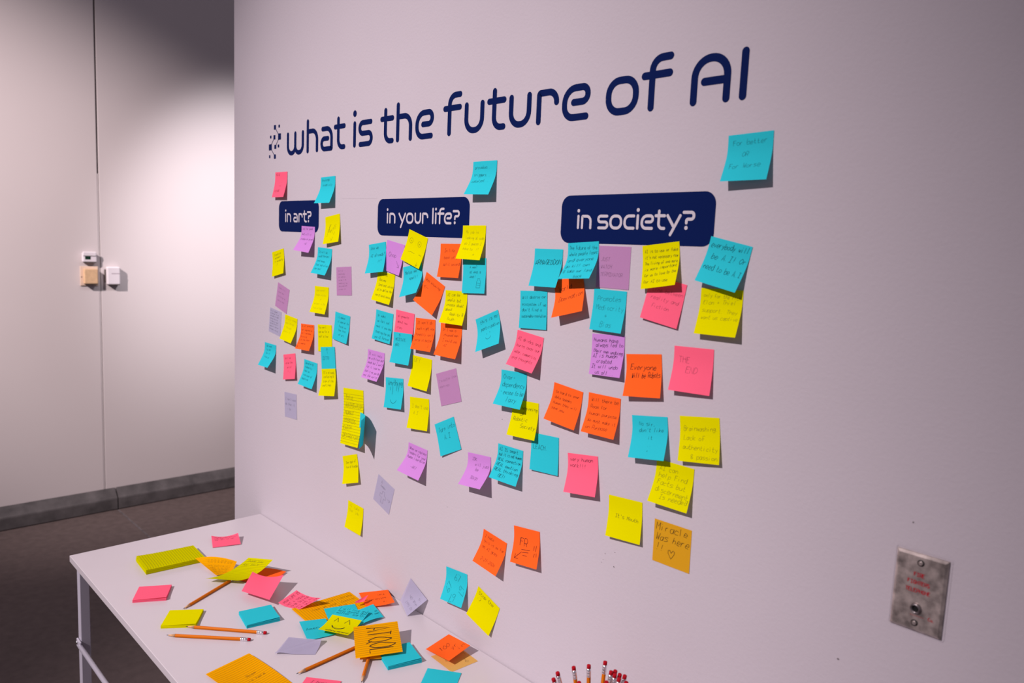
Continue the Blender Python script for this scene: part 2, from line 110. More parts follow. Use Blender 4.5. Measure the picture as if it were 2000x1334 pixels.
SHEETS=[
 ('pink',[(0.3135,-0.2092,0.7487),(0.3552,-0.1456,0.7557),(0.4103,-0.1615,0.7427),(0.3845,-0.2338,0.7407)],(0, -7, 0, 0, 0, 0, 0, 0, 0),'creased pink note lying farthest back on the table by the wall corner','Thank you for it|making this now|for all of us',{'u': 0.1, 'v': 0.15, 'h': 0.07, 'ls': 0.14, 'L': 0.064}),
 ('gold',[(0.4582,-0.3126,0.7537),(0.5604,-0.2391,0.7597),(0.5819,-0.2637,0.7427),(0.5734,-0.3021,0.7427)],(0, 9, 0, 0, -3, 0, 0, 0, 0),'curled gold lined note with a blacked-out heading, beside the tall yellow-green pad','the machine will|make it so easy|that we forget|how to write|and to think',{'u': 0.16, 'v': 0.42, 'h': 0.06, 'ls': 0.12, 'doodle': 'blackout', 'ruled': 'h'}),
 ('lime',[(0.5759,-0.2138,0.7697),(0.662,-0.1853,0.7857),(0.6585,-0.281,0.7527),(0.5973,-0.3406,0.7537)],(0, 0, 0, -13, -13, -13, 0, 0, 0),'long curled yellow-green lined sheet lying over a pencil on the table','Thank you|for this',{'u': 0.12, 'v': 0.08, 'h': 0.09, 'ls': 0.11, 'ruled': 'h', 'L': 0.152}),
 ('orange',[(0.6,-0.19,0.7427),(0.668,-0.15,0.7447),(0.706,-0.216,0.7417),(0.64,-0.268,0.7417)],(0, 3, 0, 0, 0, 0, 0, 0, 0),'red-orange note peeking out beneath the large plain pink note on the table','',{}),
 ('pink',[(0.6494,-0.2364,0.7617),(0.7402,-0.1934,0.7737),(0.8216,-0.2727,0.7597),(0.7236,-0.2994,0.7537)],(0, -10, 0, 0, -4, 0, 0, 0, 0),'large plain pink note propped on top of the red-orange note on the table','',{'L': 0.1}),
 ('pink',[(0.822,-0.2502,0.7457),(0.8064,-0.1924,0.7557),(0.896,-0.1738,0.7637),(0.8785,-0.2227,0.7417)],(0, 0, 0, -4, -5, -6, 0, 0, 0),'curled pink note full of writing at the left of the gold lined sheet','YOUR LIFE IS|NOT A THING|TO BE SOLD FOR|DATA AND ALL|THE REST TOO',{'u': 0.08, 'v': 0.16, 'h': 0.1, 'ls': 0.18}),
 ('gold',[(0.863,-0.236,0.7412),(0.869,-0.077,0.7412),(0.969,-0.081,0.7412),(0.963,-0.24,0.7412)],None,'large flat gold lined sheet under the pile of notes on the table','      is generally strong|   look at year. Control|            Bye',{'u': 0.12, 'v': 0.22, 'h': 0.055, 'ls': 0.2, 'ruled': 'v', 'L': 0.1}),
 ('orange',[(1.007,-0.0326,0.7517),(0.9696,-0.0919,0.7437),(0.8939,-0.0649,0.7437),(0.9318,-0.0015,0.7477)],(0, -3, 0, 0, -2, 0, 0, 0, 0),'red-orange note with upside-down writing touching the wall behind the table pile','is|better than|Fun',{'u': 0.2, 'v': 0.25, 'h': 0.1, 'ls': 0.25}),
 ('blue',[(0.913,-0.176,0.7427),(0.938,-0.104,0.7427),(1.01,-0.129,0.7427),(0.985,-0.201,0.7427)],None,'teal note mostly hidden at the back of the table pile','',{}),
 ('blue',[(0.9766,-0.1421,0.7447),(0.9736,-0.0737,0.7467),(1.041,-0.0872,0.7437),(1.0397,-0.1554,0.7437)],(0, 0, 0, 0, 0, 0, 0, 4, 0),'teal note at the right of the table pile with scratchy writing','|           as|         + Amen',{'u': 0.2, 'v': 0.35, 'h': 0.1, 'ls': 0.18}),
 ('blue',[(0.9376,-0.1485,0.7487),(1.0098,-0.1078,0.7527),(1.0303,-0.1421,0.7457),(0.9667,-0.1865,0.7457)],None,'teal note reading "I will love and help anyone", in the middle of the table pile','I will love and|help anyone and|mother earth',{'u': 0.06, 'v': 0.2, 'h': 0.11, 'ls': 0.2, 'L': 0.05}),
 ('blue',[(0.9409,-0.2571,0.7467),(0.9606,-0.1986,0.7437),(1.0393,-0.216,0.7427),(1.0228,-0.2796,0.7417)],(0, 0, 0, 0, -1, 0, 0, 0, 0),'teal note reading "Amen" on the table','Amen',{'u': 0.12, 'v': 0.5, 'h': 0.16}),
 ('yellow',[(0.9674,-0.1846,0.7517),(1.0351,-0.1458,0.7517),(1.0869,-0.2159,0.7597),(1.0153,-0.249,0.7557)],(0, 0, 0, -4, -4, -4, 0, 0, 0),'yellow note with a smiling face on top of the table pile','nothing personal',{'ink': 'bold', 'u': 0.2, 'v': 0.92, 'h': 0.07, 'doodle': 'happy'}),
 ('gold',[(1.1231,-0.1064,0.7727),(1.2155,-0.1564,0.7557),(1.1725,-0.2482,0.7537),(1.0892,-0.2025,0.7757)],None,'gold lined note with large letters "ATQOL" lying across two pencils','ATQOL',{'ink': 'bold', 'u': 0.1, 'v': 0.72, 'h': 0.5, 'ruled': 'v', 'L': 0.1016, 'wide': 1}),
 ('gold',[(1.154,-0.2241,0.7497),(1.172,-0.1781,0.7497),(1.1951,-0.197,0.7457),(1.1701,-0.2364,0.7457)],None,'edge of a second gold note below the "ATQOL" note','',{'L': 0.04}),
 ('lavender',[(0.9806,-0.3037,0.7407),(1.0461,-0.2551,0.7447),(1.0838,-0.2944,0.7402),(1.0291,-0.3613,0.7417)],None,'folded pale lavender note left of the pencil on the table','',{'tent': 1}),
 ('gold',[(1.015,-0.506,0.7427),(1.002,-0.407,0.7477),(1.153,-0.385,0.7417),(1.166,-0.486,0.7417)],(0, 0, 0, 0, -3, 2, 0, 0, 0),'large gold lined sheet at the front edge of the picture on the table','|||    Rose|   is here',{'u': 0.3, 'v': 0.15, 'h': 0.07, 'ls': 0.1, 'ruled': 'h', 'L': 0.152}),
 ('pink',[(1.152,-0.352,0.7417),(1.21,-0.305,0.7417),(1.258,-0.364,0.7417),(1.2,-0.411,0.7417)],None,'pink note cut by the bottom edge of the picture','I hope',{'u': 0.2, 'v': 0.18, 'h': 0.1}),
 ('orange',[(1.2215,-0.0981,0.7437),(1.2164,-0.0288,0.7537),(1.2935,-0.0298,0.7597),(1.3056,-0.1,0.7537)],(0, 0, 0, 0, -5, 0, 0, 0, 0),'curled red-orange note at the wall, lying on a pale gold note','100|  yr|   in',{'u': 0.25, 'v': 0.42, 'h': 0.2, 'ls': 0.2}),
 ('palegold',[(1.248,-0.104,0.7403),(1.252,-0.03,0.7403),(1.328,-0.036,0.7403),(1.325,-0.108,0.7403)],None,'pale gold translucent note under the curled red-orange note','6   9|   6',{'u': 0.2, 'v': 0.5, 'h': 0.2, 'ls': 0.35, 'ink': 'mid'}),
 ('blue',[(1.284,-0.14,0.7427),(1.342,-0.095,0.7412),(1.389,-0.155,0.7407),(1.331,-0.2,0.7407)],(0, 0, 0, 0, 1, 0, 0, 0, 0),'teal note at the bottom right of the table, nearest the wall','',{}),
 ('pink',[(0.9513,-0.1106,0.7517),(0.9563,-0.0888,0.7517),(0.9465,-0.0704,0.7597),(0.9466,-0.1077,0.7537)],(0, 0, 0, 0, -4, 0, 0, 0, 0),'narrow torn pink strip lying on the red-orange note by the wall','',{'L': 0.01}),
]
LEAN=[(1.0274,-0.001,0.813),(1.1004,-0.004,0.785),(1.0668,-0.0369,0.7407),(0.9928,-0.006,0.7434)]
PADS=[
 ('lime',(0.4086,-0.3604,1.5041,0.152,0.1016,0.013),'thick yellow-green lined pad on the table near the far edge','v'),
 ('pink',(0.5812,-0.4656,1.0653,0.0762,0.0762,0.0065),'pink sticky pad near the left edge of the table',0),
 ('yellow',(0.7545,-0.4561,0.9721,0.0762,0.0762,0.0065),'yellow sticky pad beside the two pencils on the table',0),
 ('blue',(0.8547,-0.3142,1.3856,0.0762,0.0762,0.008),'teal sticky pad right of the pencil erasers on the table',0),
 ('blue',(1.2076,-0.1601,1.2929,0.0762,0.0762,0.0085),'teal sticky pad partly under the "ATQOL" note',0),
]
PENCILS=[
 ((0.7058,-0.4367,0.7422),(0.6181,-0.2681,0.7437),'pencil running under the long yellow-green sheet'),
 ((0.7961,-0.4638,0.7435),(0.9368,-0.3361,0.7435),'upper of the two parallel pencils, its tip on the yellow pad'),
 ((0.8084,-0.5115,0.7435),(0.9422,-0.3766,0.7435),'lower of the two parallel pencils on the table'),
 ((1.1312,-0.3642,0.7435),(1.1136,-0.175,0.7435),'pencil with its end under the left side of the "ATQOL" note'),
 ((1.2433,-0.2783,0.7435),(1.1017,-0.1515,0.7456),'pencil pointing out from below the "ATQOL" note toward the viewer'),
]
CUP=(1.722,-.125)
CUPPENCILS=[
 ((1.7254,-0.1269,0.7457),(1.6831,-0.1852,0.9215),'leftmost leaning pencil in the cup'),
 ((1.7085,-0.1287,0.7457),(1.6824,-0.1744,0.9283),'second pencil from the left in the cup'),
 ((1.7152,-0.1218,0.7457),(1.6934,-0.146,0.9329),'third pencil from the left in the cup, nearly upright'),
 ((1.7105,-0.1134,0.7457),(1.7092,-0.1247,0.9354),'fourth pencil from the left in the cup, upright'),
 ((1.7199,-0.1104,0.7457),(1.7193,-0.0927,0.9349),'tallest pencil in the cup'),
 ((1.727,-0.117,0.7457),(1.7456,-0.1086,0.9346),'pencil just right of the tallest in the cup'),
 ((1.7158,-0.0962,0.7457),(1.7472,-0.0993,0.9331),'rear pencil of the right-hand cluster in the cup'),
 ((1.7365,-0.1156,0.7457),(1.7553,-0.1108,0.9347),'middle pencil of the right-hand cluster in the cup'),
 ((1.7278,-0.1041,0.7457),(1.759,-0.1019,0.9331),'upper pencil near the right end of the cup cluster'),
 ((1.7398,-0.1073,0.7457),(1.7674,-0.0991,0.9335),'rightmost upper pencil in the cup'),
 ((1.7413,-0.1241,0.7457),(1.7668,-0.1136,0.9337),'lower pencil near the right end of the cup cluster'),
 ((1.7236,-0.1387,0.7457),(1.73,-0.1732,0.9324),'short pencil between the third and fourth in the cup'),
 ((1.7341,-0.1308,0.7457),(1.7599,-0.1383,0.9338),'low pencil below the tallest in the cup'),
 ((1.743,-0.1414,0.7457),(1.777,-0.1064,0.9293),'lowest pencil at the right of the cup'),
]
SCUFFS=[(1.3342,1.2767,0.0012,0.0008),(1.1601,1.0344,0.0006,0.0016),(1.6541,1.0870,0.0012,0.0008),(1.6275,1.0641,0.0008,0.0008),(1.6538,1.0590,0.0016,0.0012),(1.6315,1.0775,0.0008,0.0012),(1.6242,1.0579,0.0008,0.0008),(2.0731,1.0627,0.0016,0.0016),(2.1532,1.2948,0.0012,0.0012),(1.5233,2.0023,0.0004,0.0004)]
# ---------------------------------------------------------------- materials
def srgb(r,g,b):
    f=lambda v:(v/255/12.92) if v/255<=.04045 else ((v/255+.055)/1.055)**2.4
    return (f(r),f(g),f(b),1)
def nodes(name):
    m=bpy.data.materials.new(name); m.use_nodes=True; nt=m.node_tree; nt.nodes.clear()
    out=nt.nodes.new('ShaderNodeOutputMaterial'); return m,nt,out
def plain(name,col,rough=.6,metal=0,bump=0,bscale=200,var=0,vscale=8,spec=.4):
    m,nt,out=nodes(name); b=nt.nodes.new('ShaderNodeBsdfPrincipled'); nt.links.new(b.outputs[0],out.inputs[0])
    b.inputs['Base Color'].default_value=col; b.inputs['Roughness'].default_value=rough; b.inputs['Metallic'].default_value=metal
    b.inputs['Specular IOR Level'].default_value=spec
    tc=nt.nodes.new('ShaderNodeTexCoord')
    if var:
        n=nt.nodes.new('ShaderNodeTexNoise'); n.inputs['Scale'].default_value=vscale; n.inputs['Detail'].default_value=6
        nt.links.new(tc.outputs['Object'],n.inputs['Vector'])
        r=nt.nodes.new('ShaderNodeMapRange'); r.inputs[1].default_value=.3; r.inputs[2].default_value=.7
        r.inputs[3].default_value=1-var; r.inputs[4].default_value=1+var; nt.links.new(n.outputs['Fac'],r.inputs[0])
        mx=nt.nodes.new('ShaderNodeVectorMath'); mx.operation='SCALE'; mx.inputs[0].default_value=col[:3]
        nt.links.new(r.outputs[0],mx.inputs['Scale']); nt.links.new(mx.outputs[0],b.inputs['Base Color'])
    if bump:
        n=nt.nodes.new('ShaderNodeTexNoise'); n.inputs['Scale'].default_value=bscale; n.inputs['Detail'].default_value=4
        nt.links.new(tc.outputs['Object'],n.inputs['Vector'])
        bp=nt.nodes.new('ShaderNodeBump'); bp.inputs['Strength'].default_value=bump; bp.inputs['Distance'].default_value=.002
        nt.links.new(n.outputs['Fac'],bp.inputs['Height']); nt.links.new(bp.outputs[0],b.inputs['Normal'])
    return m
def paper(name,col,trans=.12,clear=0):
    m,nt,out=nodes(name)
    tc=nt.nodes.new('ShaderNodeTexCoord'); n=nt.nodes.new('ShaderNodeTexNoise'); n.inputs['Scale'].default_value=900
    nt.links.new(tc.outputs['Object'],n.inputs['Vector'])
    r=nt.nodes.new('ShaderNodeMapRange'); r.inputs[3].default_value=.94; r.inputs[4].default_value=1.04; nt.links.new(n.outputs['Fac'],r.inputs[0])
    mx=nt.nodes.new('ShaderNodeVectorMath'); mx.operation='SCALE'; mx.inputs[0].default_value=col[:3]; nt.links.new(r.outputs[0],mx.inputs['Scale'])
    d=nt.nodes.new('ShaderNodeBsdfDiffuse'); t=nt.nodes.new('ShaderNodeBsdfTranslucent')
    nt.links.new(mx.outputs[0],d.inputs[0]); nt.links.new(mx.outputs[0],t.inputs[0])
    s=nt.nodes.new('ShaderNodeMixShader'); s.inputs[0].default_value=trans; nt.links.new(d.outputs[0],s.inputs[1]); nt.links.new(t.outputs[0],s.inputs[2])
    last=s
    if clear:
        tr=nt.nodes.new('ShaderNodeBsdfTransparent'); s2=nt.nodes.new('ShaderNodeMixShader'); s2.inputs[0].default_value=clear
        nt.links.new(s.outputs[0],s2.inputs[1]); nt.links.new(tr.outputs[0],s2.inputs[2]); last=s2
    nt.links.new(last.outputs[0],out.inputs[0]); return m
def ink(name,col,op):
    m,nt,out=nodes(name); d=nt.nodes.new('ShaderNodeBsdfDiffuse'); d.inputs[0].default_value=col
    tr=nt.nodes.new('ShaderNodeBsdfTransparent'); s=nt.nodes.new('ShaderNodeMixShader'); s.inputs[0].default_value=op
    nt.links.new(tr.outputs[0],s.inputs[1]); nt.links.new(d.outputs[0],s.inputs[2]); nt.links.new(s.outputs[0],out.inputs[0]); return m
PAPER={'pink':paper('paper_pink',(.98,.135,.235,1)),'blue':paper('paper_teal',(.028,.565,.655,1)),'yellow':paper('paper_yellow',(.74,.715,.0,1)),
 'purple':paper('paper_purple',(.58,.25,.66,1)),'orange':paper('paper_orange',(.98,.135,.02,1)),'gold':paper('paper_gold',(.86,.385,.0015,1)),
 'lime':paper('paper_lime',(.60,.595,.0,1)),'mauve':paper('film_mauve',(.50,.255,.48,1),.1,.12),'lavender':paper('film_lavender',(.44,.42,.57,1),.1,.15),
 'palegold':paper('film_pale_gold',(.80,.47,.10,1),.1,.22),'goldfilm':paper('film_gold',(.70,.36,.013,1),.1,.08)}
INK={'dark':ink('pencil_dark',(.012,.014,.02,1),.60),'mid':ink('pencil_soft',(.02,.02,.025,1),.36),'bold':ink('pencil_bold',(.010,.012,.02,1),.85),'faint':ink('pencil_faint',(.03,.025,.03,1),.25)}
RULE=ink('ruled_line',(.10,.06,.02,1),.5)
NAVY=plain('vinyl_navy',(.0012,.009,.072,1),.7,spec=.06)
VWHITE=plain('vinyl_white',(.52,.49,.54,1),.7,spec=.1)
MWALL=plain('painted_wall',(.505,.465,.505,1),.75,bump=.22,bscale=160,var=.015,vscale=3,spec=.25)
MFAR=plain('far_wall_paint',(.56,.505,.51,1),.8,bump=.05,var=.012,vscale=2,spec=.2)
MTABLE=plain('table_laminate',(.585,.545,.575,1),.32,bump=.02,bscale=400,var=.01,spec=.45)
MEDGE=plain('table_edge_band',(.46,.38,.43,1),.45)
MSTEEL=plain('white_powder_coat',(.52,.50,.58,1),.4,spec=.5)
MFLOOR=plain('dark_concrete',(.112,.084,.080,1),.7,bump=.3,bscale=60,var=.14,vscale=26,spec=.25)
MJOINT=plain('joint_filler',(.11,.095,.098,1),.8,var=.4,vscale=40)
MCURB=plain('curb_rubber',(.085,.077,.079,1),.5,var=.35,vscale=12,spec=.4)
MWOODP=plain('pencil_paint',(.62,.155,.004,1),.5,spec=.08)
MCEDAR=plain('pencil_cedar',(.62,.36,.18,1),.7,var=.15,vscale=300)
MLEAD=plain('graphite',(.02,.02,.022,1),.35)
MERAS=plain('eraser_red',(.40,.005,.014,1),.8,spec=.1)
MFERR=plain('aluminium_ferrule',(.82,.80,.84,1),.25,1.0)
MCUP=plain('cup_grey',(.55,.53,.56,1),.4)
MPLATE=plain('brushed_steel_plate',(.42,.36,.335,1),.36,.55,bump=.06,bscale=120,var=.5,vscale=70)  # blotchy tone puts mottled reflections into the steel's colour
MSCREW=plain('screw_metal',(.30,.27,.27,1),.35,1.0)
MBLACK=plain('jack_black',(.006,.006,.006,1),.5)
MRED=plain('red_print',(.40,.008,.02,1),.6)
MWP=plain('white_plastic',(.68,.63,.67,1),.45)
MLCD=plain('green_lcd',(.002,.022,.010,1),.2)
MBEIGE=plain('aged_beige_plastic',(.62,.41,.24,1),.55,var=.08,vscale=60)
MPALE=plain('pale_backplate',(.66,.50,.40,1),.6)
MDARK=plain('dark_brown',(.05,.035,.03,1),.7)  # one even dark brown for vents, screw, seam backing and mounting plate
MSCUFF=ink('scuff_grey',(.10,.08,.08,1),.55)
MPEN=ink('faint_level_line',(.12,.10,.12,1),.18)
# ---------------------------------------------------------------- helpers
def mesh(name,V,F,mat,parent=None,smooth=False):
    me=bpy.data.meshes.new(name); me.from_pydata([tuple(v) for v in V],[],F); me.update()
    if smooth:
        for p in me.polygons: p.use_smooth=True
    if mat: me.materials.append(mat)
    o=bpy.data.objects.new(name,me); COL.objects.link(o)
    if parent: o.parent=parent
    return o
def tag(o,label=None,cat=None,group=None,kind=None):
    if label: o['label']=label
    if cat: o['category']=cat
    if group: o['group']=group
    if kind: o['kind']=kind
    return o
def empty(name,loc=(0,0,0)):
    o=bpy.data.objects.new(name,None); COL.objects.link(o); o.location=loc; o.empty_display_size=.02; return o
def rel(o,e):
    # parent o to empty e keeping world placement
    o.parent=e; o.matrix_parent_inverse=Matrix.Translation(-Vector(e.location)); return o
def boxvf(x0,x1,y0,y1,z0,z1,b=0):
    if b<=0:
        V=[(x,y,z) for x in(x0,x1) for y in(y0,y1) for z in(z0,z1)]
        return V,[(0,1,3,2),(4,6,7,5),(0,4,5,1),(2,3,7,6),(0,2,6,4),(1,5,7,3)]
    import bmesh
    bm=bmesh.new(); vs=[bm.verts.new((x,y,z)) for x in(x0,x1) for y in(y0,y1) for z in(z0,z1)]
    for f in [(0,1,3,2),(4,6,7,5),(0,4,5,1),(2,3,7,6),(0,2,6,4),(1,5,7,3)]: bm.faces.new([vs[i] for i in f])
    bmesh.ops.bevel(bm,geom=bm.edges[:],offset=b,segments=2,affect='EDGES',profile=.5)
    bm.verts.index_update(); V=[tuple(v.co) for v in bm.verts]; F=[tuple(v.index for v in f.verts) for f in bm.faces]; bm.free(); return V,F
def box(name,x0,x1,y0,y1,z0,z1,mat,parent=None,b=0):
    V,F=boxvf(x0,x1,y0,y1,z0,z1,b); return mesh(name,V,F,mat,parent)
def frame(d):
    d=d.normalized(); a=Vector((0,0,1)) if abs(d.z)<.9 else Vector((1,0,0)); u=d.cross(a).normalized(); return d,u,d.cross(u)
def revolve(A,B,prof,n=12,cap=True,ph=0):
    """prof: list of (t along A->B in metres, radius)"""
    A=Vector(A);B=Vector(B);d,u,v=frame(B-A);V=[];F=[]
    for t,r in prof:
        for k in range(n):
            a=2*math.pi*k/n+ph; V.append(A+d*t+(u*math.cos(a)+v*math.sin(a))*r)
    for i in range(len(prof)-1):
        for k in range(n):
            F.append((i*n+k,i*n+(k+1)%n,(i+1)*n+(k+1)%n,(i+1)*n+k))
    if cap: F.append(tuple(range(n-1,-1,-1))); F.append(tuple((len(prof)-1)*n+k for k in range(n)))
    return V,F
def ribbon(pts,w,cap=0):
    """2D ribbon around a polyline: list of quads in 2D (verts, faces); cap>0 = round ends/joins"""
    V=[];F=[];n=len(pts)
    if n==1 or (n==2 and (pts[0][0]-pts[1][0])**2+(pts[0][1]-pts[1][1])**2<1e-12):
        x,y=pts[0]; k=8; b=len(V)
        V+= [(x+w*.62*math.cos(2*math.pi*i/k),y+w*.62*math.sin(2*math.pi*i/k)) for i in range(k)]; F.append(tuple(range(k))); return V,F
    L=[];R=[]
    for i in range(n):
        a=pts[max(i-1,0)]; c=pts[min(i+1,n-1)]; dx,dy=c[0]-a[0],c[1]-a[1]; l=math.hypot(dx,dy) or 1e-9
        nx,ny=-dy/l,dx/l
        if 0<i<n-1:
            d1=(pts[i][0]-a[0],pts[i][1]-a[1]); l1=math.hypot(*d1) or 1e-9; co=abs(( -d1[1]/l1)*nx+(d1[0]/l1)*ny); k=1/max(co,.55)
        else: k=1
        L.append((pts[i][0]+nx*w/2*k,pts[i][1]+ny*w/2*k)); R.append((pts[i][0]-nx*w/2*k,pts[i][1]-ny*w/2*k))
    for i in range(n): V+= [L[i],R[i]]
    for i in range(n-1): F.append((2*i,2*i+1,2*i+3,2*i+2))
    if cap:
        for i,(j,sg) in ((0,(1,-1)),(n-1,(n-2,-1))):
            x,y=pts[i]; a0=math.atan2(pts[i][1]-pts[j][1],pts[i][0]-pts[j][0]); b=len(V)
            V+=[(x+w/2*math.cos(a0+math.pi*(q/cap-.5)),y+w/2*math.sin(a0+math.pi*(q/cap-.5))) for q in range(cap+1)]
            F.append(tuple(range(b,b+cap+1)))
    return V,F
def fillet(pts,closed=False,n=9):
    """pts: (x,y,r)"""
    out=[];N=len(pts)
    for i in range(N):
        x,y,r=(pts[i]+(0,))[:3]
        if r<=0 or (not closed and i in(0,N-1)): out.append((x,y)); continue
        a=pts[i-1];c=pts[(i+1)%N]
        v1=Vector((a[0]-x,a[1]-y));v2=Vector((c[0]-x,c[1]-y));l1,l2=v1.length,v2.length;v1/=l1;v2/=l2
        ang=math.acos(max(-1,min(1,v1.dot(v2)))); t=r/math.tan(ang/2); t=min(t,l1*.999,l2*.999); rr=t*math.tan(ang/2)
        P1=Vector((x,y))+v1*t;P2=Vector((x,y))+v2*t; bis=(v1+v2).normalized(); C=Vector((x,y))+bis*(rr/math.sin(ang/2))
        a1=math.atan2(P1.y-C.y,P1.x-C.x);a2=math.atan2(P2.y-C.y,P2.x-C.x);da=(a2-a1+math.pi)%(2*math.pi)-math.pi
        for k in range(n+1):
            q=a1+da*k/n; out.append((C.x+rr*math.cos(q),C.y+rr*math.sin(q)))
    if closed: out.append(out[0])
    return out
# ---------------------------------------------------------------- structure
wall=box('wall_main',0,5.2,0,.16,0,4.3,MWALL); tag(wall,kind='structure')
fl=empty('floor'); tag(fl,kind='structure')
box('slab',-2.6,7,-7,.262,-.12,0,MFLOOR,fl,.002); box('slab',-2.6,7,.272,5,-.12,0,MFLOOR,fl,.002)
box('joint_filler',-2.6,7,.262,.272,-.12,-.0015,MJOINT,fl)
fw_=empty('wall_far'); tag(fw_,kind='structure')
box('panel',-2.42,-2.28,-7,.2070,.02,4.3,MFAR,fw_,.002); box('panel',-2.42,-2.28,.2160,5,.02,4.3,MFAR,fw_,.002)
box('seam_filler',-2.42,-2.2815,.2070,.2126,.02,1.95,MFAR,fw_); box('seam_backing',-2.42,-2.31,.2070,.2160,.02,4.3,MDARK,fw_)
cb=empty('baseboard_far'); tag(cb,kind='structure')
def curb(y0,y1):
    P=[(-2.285,.0),(-2.235,.0),(-2.229,.006),(-2.229,.066),(-2.231,.073),(-2.237,.078),(-2.279,.122),(-2.285,.124)]
    V=[(x,y,z) for y in(y0,y1) for x,z in P];n=len(P)
    F=[(i,(i+1)%n,n+(i+1)%n,n+i) for i in range(n)]+[tuple(range(n-1,-1,-1)),tuple(range(n,2*n))]
    return mesh('curb_segment',V,F,MCURB,cb)
curb(-7,.264); curb(.270,5)
# scuffs and the pencilled level line on the painted wall
random.seed(5)
def wallpatch(name,pts,mat,y=-.0004):
    return mesh(name,[(x,y,z) for x,z in pts],[tuple(range(len(pts)))],mat,wall)
def blob(x,z,a,b,n=9,s=.3): return [(x+a*math.cos(2*math.pi*k/n)*(1+random.uniform(-s,s)),z+b*math.sin(2*math.pi*k/n)*(1+random.uniform(-s,s))) for k in range(n)]
for x,z,a,b in SCUFFS: wallpatch('scuff_mark',blob(x,z,a,b),MSCUFF)
wallpatch('level_line',[(.672,1.7502),(.843,1.7474),(.843,1.7466),(.672,1.7494)],MPEN)
# ---------------------------------------------------------------- title lettering
GL={'w':([[(6.4,60.6),(6.4,6.4,21),(51,6.4,21),(51,60.6)],[(51,26),(51,6.4,21),(95.5,6.4,21),(95.5,60.6)]],[]),
'h':([[(6.4,6.4),(6.4,87.6)],[(6.4,60.2),(58.5,60.2,25),(58.5,6.4)]],[]),
'n':([[(6.4,6.4),(6.4,60.2,4),(58.5,60.2,25),(58.5,6.4)]],[]),
'a':([[(11,60.2),(58.9,60.2,25),(58.9,6.4,2),(6.4,6.4,15),(6.4,34,13),(40,34)]],[]),
't':([[(22.7,80),(22.7,6.4,20),(52.4,6.4)],[(6.4,60.2),(52.4,60.2)]],[]),
'i':([[(6.4,6.4),(6.4,60.6)]],[(6.4,86)]),
'l':([[(6.4,6.4),(6.4,87.6)]],[]),
's':([[(57.4,60.2),(6.4,60.2,13.3),(6.4,33.5,13.3),(60.4,33.5,13.4),(60.4,6.4,13.4),(9,6.4)]],[]),
'e':([[(61.2,6.4),(6.4,6.4,22),(6.4,60.2,27),(63.8,60.2,13),(63.8,33.8,13),(29.3,33.8)]],[]),
'c':([[(57,60.2),(6.4,60.2,24),(6.4,6.4,22),(57,6.4)]],[]),
'f':([[(22.8,6.4),(22.8,87.4,20),(58,87.4)],[(6.4,60.2),(58,60.2)]],[]),
'u':([[(6.4,60.6),(6.4,6.4,24),(58.2,6.4,24),(58.2,60.6)]],[]),
'r':([[(6.4,6.4),(6.4,60.2,4),(53.5,60.2,20),(53.5,40)]],[]),
'o':([('c',[(6.4,6.4,24),(67.2,6.4,24),(67.2,60.2,24),(6.4,60.2,24)])],[]),
'y':([[(6.4,60.6),(40,13)],[(70.5,60.6),(25,-20)]],[]),
'?':([[(6.4,73.6),(56,73.6,13),(56,45.5,13),(21,45.5,8),(21,30)]],[(21,9.2)]),
'A':([[(6.4,6.4),(6.4,72.6,29),(66.6,72.6,29),(66.6,6.4)],[(66.6,36.3),(25.2,36.3)]],[]),
'I':([[(6.4,6.4),(6.4,73.6)]],[])}
def glyph(ch,x,z,s,y,mat,parent,sw=12.8,sx=1):
    V=[];F=[];LY=[0]
    st,dots=GL[ch]
    for k in st:
        closed=isinstance(k,tuple); pts=fillet([tuple(p) for p in (k[1] if closed else k)],closed)
        v,f=ribbon(pts,sw,0 if closed else 10); b=len(V); V+=[(p[0],p[1],LY[0]) for p in v]; LY[0]+=.00006; F+=[tuple(i+b for i in q) for q in f]
    for dx,dz in dots:
        b=len(V); V+=[(dx+8.4*math.cos(2*math.pi*i/20),dz+8.4*math.sin(2*math.pi*i/20),0) for i in range(20)]; F.append(tuple(range(b,b+20)))
    return mesh('letter',[(x+a*s*sx,y-ly,z+c*s) for a,c,ly in V],F,mat,parent)
SL=.0022
ttl=empty('title_lettering',(.36,0,1.878)); tag(ttl,'large navy vinyl words "what is the future of AI" across the wall','wall lettering')
for ch,x in [('w',362.6),('h',479.8),('a',557.2),('t',627.9),('i',725.1),('s',749.3),('t',849.0),('h',917.8),('e',995.3),('f',1099.3),('u',1174.1),('t',1247.5),('u',1315.4),('r',1394.8),('e',1463.3),('o',1570.4),('f',1648.2),('A',1749.4),('I',1838.6)]:
    rel(glyph(ch,x/1000,1.8780+SL*(x-362)/1000,.001,-.0005,NAVY,None),ttl)
emb=empty('circuit_emblem',(.286,0,1.874)); tag(emb,'small navy circuit emblem of linked squares left of the title words','emblem')
SQ=[(280,293,1959.5,1973),(309,318.4,1963.5,1972),(307,325,1928.2,1946.4),(277.4,290,1930.8,1943.6),(254.8,263.8,1935.4,1944),(247.6,266.5,1900.3,1918.4),(283.3,295.8,1902.9,1915),(305,314.4,1905.8,1914.6),(280.8,293,1874,1887),(249,257.5,1877.3,1886.5)]
for a,b,c_,d in SQ:
    pts=fillet([(a,c_,2),(b,c_,2),(b,d,2),(a,d,2)],True,4)[:-1]
    rel(mesh('square',[(p[0]/1000,-.0005,p[1]/1000) for p in pts],[tuple(range(len(pts)))],NAVY),emb)
